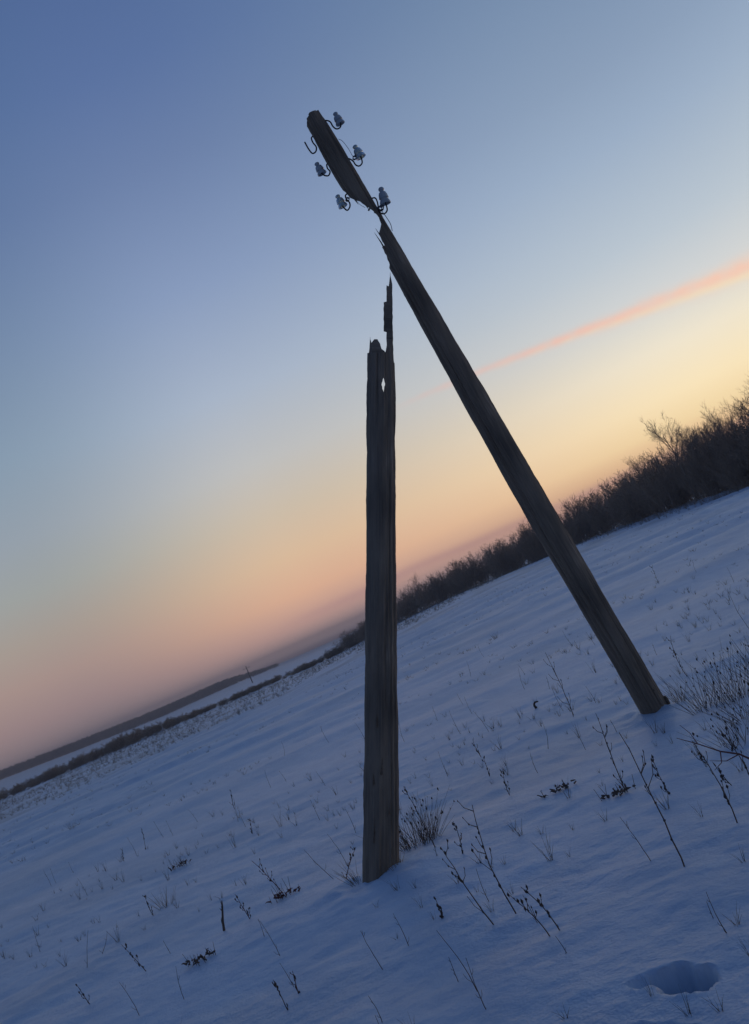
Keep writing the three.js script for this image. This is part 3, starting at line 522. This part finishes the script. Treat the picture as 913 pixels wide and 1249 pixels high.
const TUFTS = [
  [-0.80, -6.50, 0.13, 1, 'thin straw grass at the foot of the broken strut'],
  [-1.06, -6.62, 0.16, 1, 'straw grass wisp on the sunken side of the strut foot'],
  [1.66, -8.2, 0.2, 1, 'straw grass wisp beside the bark stub of the tall pole'],
  [2.25, -7.9, 0.36, 2, 'outermost brushy weed tuft past the tall pole'],
  [1.75, -6.75, 0.26, 2, 'low brushy tuft between the tall pole and the fallen twig'],
  [-3.040, -8.753, 0.185, 1, 'dry grass tuft standing alone in the open snow'],
  [-0.654, -7.064, 0.27, 3, 'dense bushy grass tuft against the broken strut'],
  [1.704, -7.582, 0.382, 2, 'brushy weed tuft beside the foot of the tall pole'],
  [1.880, -7.489, 0.426, 2, 'broad brushy weed tuft farther out from the tall pole'],
  [1.485, -6.261, 0.228, 2, 'ragged weed tuft beyond the fallen reddish twig'],
  [-2.162, -6.516, 0.053, 0, 'flattened dark leaf tuft in the bare snow'],
  [-1.701, -7.300, 0.083, 0, 'reddish leafy clump half buried beside the strut'],
  [0.671, -6.253, 0.061, 0, 'dark leaf litter half buried below the tall pole'],
  [0.387, -6.887, 0.050, 0, 'small dark leaf tuft on the snow between the poles'],
  [-3.408, -10.704, 0.079, 0, 'tiny dark leaf tuft on the far side of the lone grass tuft'],
  [-8.549, -21.079, 0.208, 1, 'low brown grass tuft on the dry margin'],
  [1.399, -23.105, 0.190, 1, 'small brown grass tuft among the far wind ridges'],
];
function stalk(dx, dy, dz, kind, seed) {
  const R = rng(seed), G = new THREE.Group(), m = new Mesher(), b = new Mesher(), L = Math.hypot(dx, dy, dz), base = V(-dx * 0.08, -0.05, -dz * 0.08), tip = V(dx, dy, dz);
  const pts = []; const bow = V((R() - 0.5) * 0.16 * L, 0, (R() - 0.5) * 0.16 * L);
  for (let k = 0; k <= 8; k++) { const t = k / 8; pts.push(base.clone().lerp(tip, t).addScaledVector(bow, Math.sin(t * Math.PI)).add(V((R() - 0.5) * 0.012 * L, 0, (R() - 0.5) * 0.012 * L))); }
  const r0 = kind === 't' ? 0.0017 + 0.0006 * L : 0.0024 + 0.0014 * L; m.path(pts, r0 * 1.25, r0 * 0.5, 5);
  const nb = kind === 't' ? 1 + Math.floor(R() * 3) : kind === 'l' ? 5 : 4 + Math.floor(R() * 5);
  for (let k = 0; k < nb; k++) {
    const t = 0.2 + 0.75 * R(), i = Math.min(7, Math.floor(t * 8)), p = pts[i].clone().lerp(pts[i + 1], t * 8 - i), a = R() * 6.28, l = L * (kind === 't' ? 0.18 : 0.1 + 0.2 * R()) * (1.1 - 0.6 * t);
    const q = p.clone().add(V(Math.cos(a) * l * 0.6, l * 0.85, Math.sin(a) * l * 0.6)), mid = p.clone().lerp(q, 0.5).add(V(Math.cos(a) * l * 0.12, -l * 0.06, Math.sin(a) * l * 0.12));
    m.path([p, mid, q], r0 * 0.7, r0 * 0.35, 4);
    if (kind !== 't') { b.blob(q, 0.0025 + 0.004 * R(), R, 2.2); if (R() < 0.6) b.blob(mid, 0.0025 + 0.002 * R(), R, 1.8); }
  }
  if (kind === 's') for (let k = 0; k < 5 + 4 * R(); k++) { const t = R(), i = Math.min(7, Math.floor(t * 8)), p = pts[i].clone().lerp(pts[i + 1], t * 8 - i); b.blob(p.add(V((R() - 0.5) * 0.012, 0, (R() - 0.5) * 0.012)), 0.003 + 0.004 * R(), R, 2.4); }
  if (kind === 'l') for (let k = 0; k < 4; k++) b.blob(pts[2 + k].clone(), 0.006, R, 1.8);
  part('stem', m.geo(), seed % 5 === 0 ? redStalkMat : stalkMat, G);
  if (b.p.length) part('seed_heads', b.geo(), seedMat, G).userData.kind = 'stuff';
  return G;
}
WEEDS.forEach(([x, z, dx, dy, dz, kind, label], i) => {
  const G = stalk(dx, dy, dz, kind, 1000 + (/reddish weed|reddish leafy/.test(label) ? i * 5 : i * 5 + 1)); G.position.set(x, height(x, z), z);
  if (label) top(G, 'dry_weed', label, 'weed', 'dry weeds standing in the snow'); else top(G, 'dry_weed', 'small thin weed stem poking out of the bare snow', 'weed', 'small thin stems scattered over the snow');
});
{      // more thin stems strewn over the snow
  const R = rng(44);
  for (let k = 0; k < 80; k++) {
    const az = (-32 + 62 * R()) * RAD, r = 3.6 + 14 * Math.pow(R(), 1.3), x = Math.sin(az) * r, z = -Math.cos(az) * r, l = 0.06 + 0.15 * R() + 0.006 * r;
    const G = stalk((R() - 0.5) * l * 0.5, l, (R() - 0.5) * l * 0.5, R() < 0.1 ? 's' : 't', 5001 + k * 5); G.position.set(x, height(x, z), z);
    top(G, 'dry_weed', 'small thin weed stem poking out of the bare snow', 'weed', 'small thin stems scattered over the snow');
  }
}
function tuft(h, kind, seed) {
  const R = rng(seed), G = new THREE.Group(), m = new Mesher(), b = new Mesher();
  if (kind === 0) {      // half buried leaves and stem bits
    for (let k = 0; k < 22; k++) { const a = R() * 6.28, d = 0.06 * R() + 0.02, c = V(Math.cos(a) * d * 1.6, 0.006 + h * 0.3 * R(), Math.sin(a) * d); { const e = c.clone().add(V((R() - 0.5) * 0.06, (R() - 0.2) * 0.03, (R() - 0.5) * 0.06)), f = e.clone().add(V((R() - 0.5) * 0.03, -0.012 * R(), (R() - 0.5) * 0.03)); m.path([c, e, f], 0.0055 + 0.004 * R(), 0.0008, 4); } if (k % 2) b.path([V(c.x, -0.02, c.z), c.clone().add(V((R() - 0.5) * 0.07, h * (0.5 + 0.7 * R()), (R() - 0.5) * 0.07))], 0.0022, 0.001, 4); }
    part('leaves', m.geo(), seed % 3 === 0 ? redStalkMat : stalkMat, G).userData.kind = 'stuff'; part('stems', b.geo(), stalkMat, G).userData.kind = 'stuff';
  } else {
    const n = [0, 26, 48, 150][kind], sp = [0, 0.05, 0.11, 0.14][kind];
    for (let k = 0; k < n; k++) { const a = R() * 6.28, d = sp * Math.sqrt(R()), p = V(Math.cos(a) * d, -0.03, Math.sin(a) * d), l = h * (0.5 + 0.6 * R()), q = p.clone().add(V((R() - 0.5) * l * 1.1 + Math.cos(a) * d, l, (R() - 0.5) * l * 1.1 + Math.sin(a) * d)); ribbon(m, p, q, kind === 1 ? 0.0018 : 0.0019, R); if (kind > 1 && R() < 0.28) b.blob(q, 0.003 + 0.004 * R(), R, 2.2); if (kind === 2 && R() < 0.5) b.blob(p.clone().lerp(q, R()), 0.003 + 0.004 * R(), R, 2); }
    part('blades', m.geo(), kind === 1 ? strawMat : darkStrawMat, G).userData.kind = 'stuff'; if (b.p.length) part('seed_heads', b.geo(), seedMat, G).userData.kind = 'stuff';
  }
  return G;
}
TUFTS.forEach(([x, z, h, kind, label], i) => { const G = tuft(h, kind, 2000 + (/reddish/.test(label) ? i * 3 + ((2000 + i * 3) % 3 ? 3 - (2000 + i * 3) % 3 : 0) : i * 3 + 2)); G.position.set(x, height(x, z), z); top(G, 'grass_tuft', label, 'tuft'); });

// fallen reddish twig, stout stub, bark chip
{
  const m = new Mesher(), R = rng(9), a = V(0.05, -0.02, 0), b = V(-0.336, 0.312, 0.031); m.path([a, V(-0.05, 0.09, 0.01), V(-0.14, 0.145, 0.01), V(-0.24, 0.235, 0.02), b], 0.007, 0.002, 6);
  m.path([V(-0.14, 0.145, 0.01), V(-0.17, 0.1, 0.06), V(-0.23, 0.085, 0.09)], 0.004, 0.0012, 5); m.path([V(-0.05, 0.09, 0.01), V(-0.12, 0.07, -0.04), V(-0.2, 0.1, -0.07)], 0.004, 0.0012, 5); m.path([V(-0.24, 0.235, 0.02), V(-0.25, 0.3, 0.0), V(-0.28, 0.36, -0.02)], 0.003, 0.001, 5);
  const t = new THREE.Mesh(m.geo(), redStalkMat); t.position.set(1.381, height(1.381, -5.717), -5.717); top(t, 'fallen_twig', 'reddish broken twig leaning across the weeds below the tall pole', 'twig');
  const s = new Mesher(); s.path([V(-0.01, -0.06, 0), V(0.02, 0.06, 0), V(0.06, 0.16, 0.01), V(0.075, 0.2, 0.02)], 0.011, 0.004, 8); for (let k = 0; k < 9; k++) { const t = 0.15 + 0.8 * R(), p = V(-0.01 + 0.085 * t, 0.2 * t, 0.02 * t); s.path([p, p.clone().add(V((R() - 0.5) * 0.035, 0.02 + 0.02 * R(), (R() - 0.5) * 0.035))], 0.003, 0.0008, 4); }
  const st = new THREE.Mesh(s.geo(), stalkMat); st.position.set(-2.164, height(-2.164, -7.13), -7.13); top(st, 'stalk_stub', 'stout broken stalk stub sticking out of the open snow', 'stub');
  const c = new Mesher(); c.path([V(-0.03, 0.0, 0.01), V(-0.038, 0.04, 0), V(-0.02, 0.062, 0), V(0.02, 0.058, 0.0)], 0.016, 0.008, 6); c.blob(V(-0.03, 0.01, 0.01), 0.02, R, 1);
  const ch = new THREE.Mesh(c.geo(), seedMat); ch.position.set(0.778, height(0.778, -10.84), -10.84); top(ch, 'bark_chip', 'small black curled chip of bark on the snow between the two poles', 'bark chip');
}

renderer.render(scene, camera);
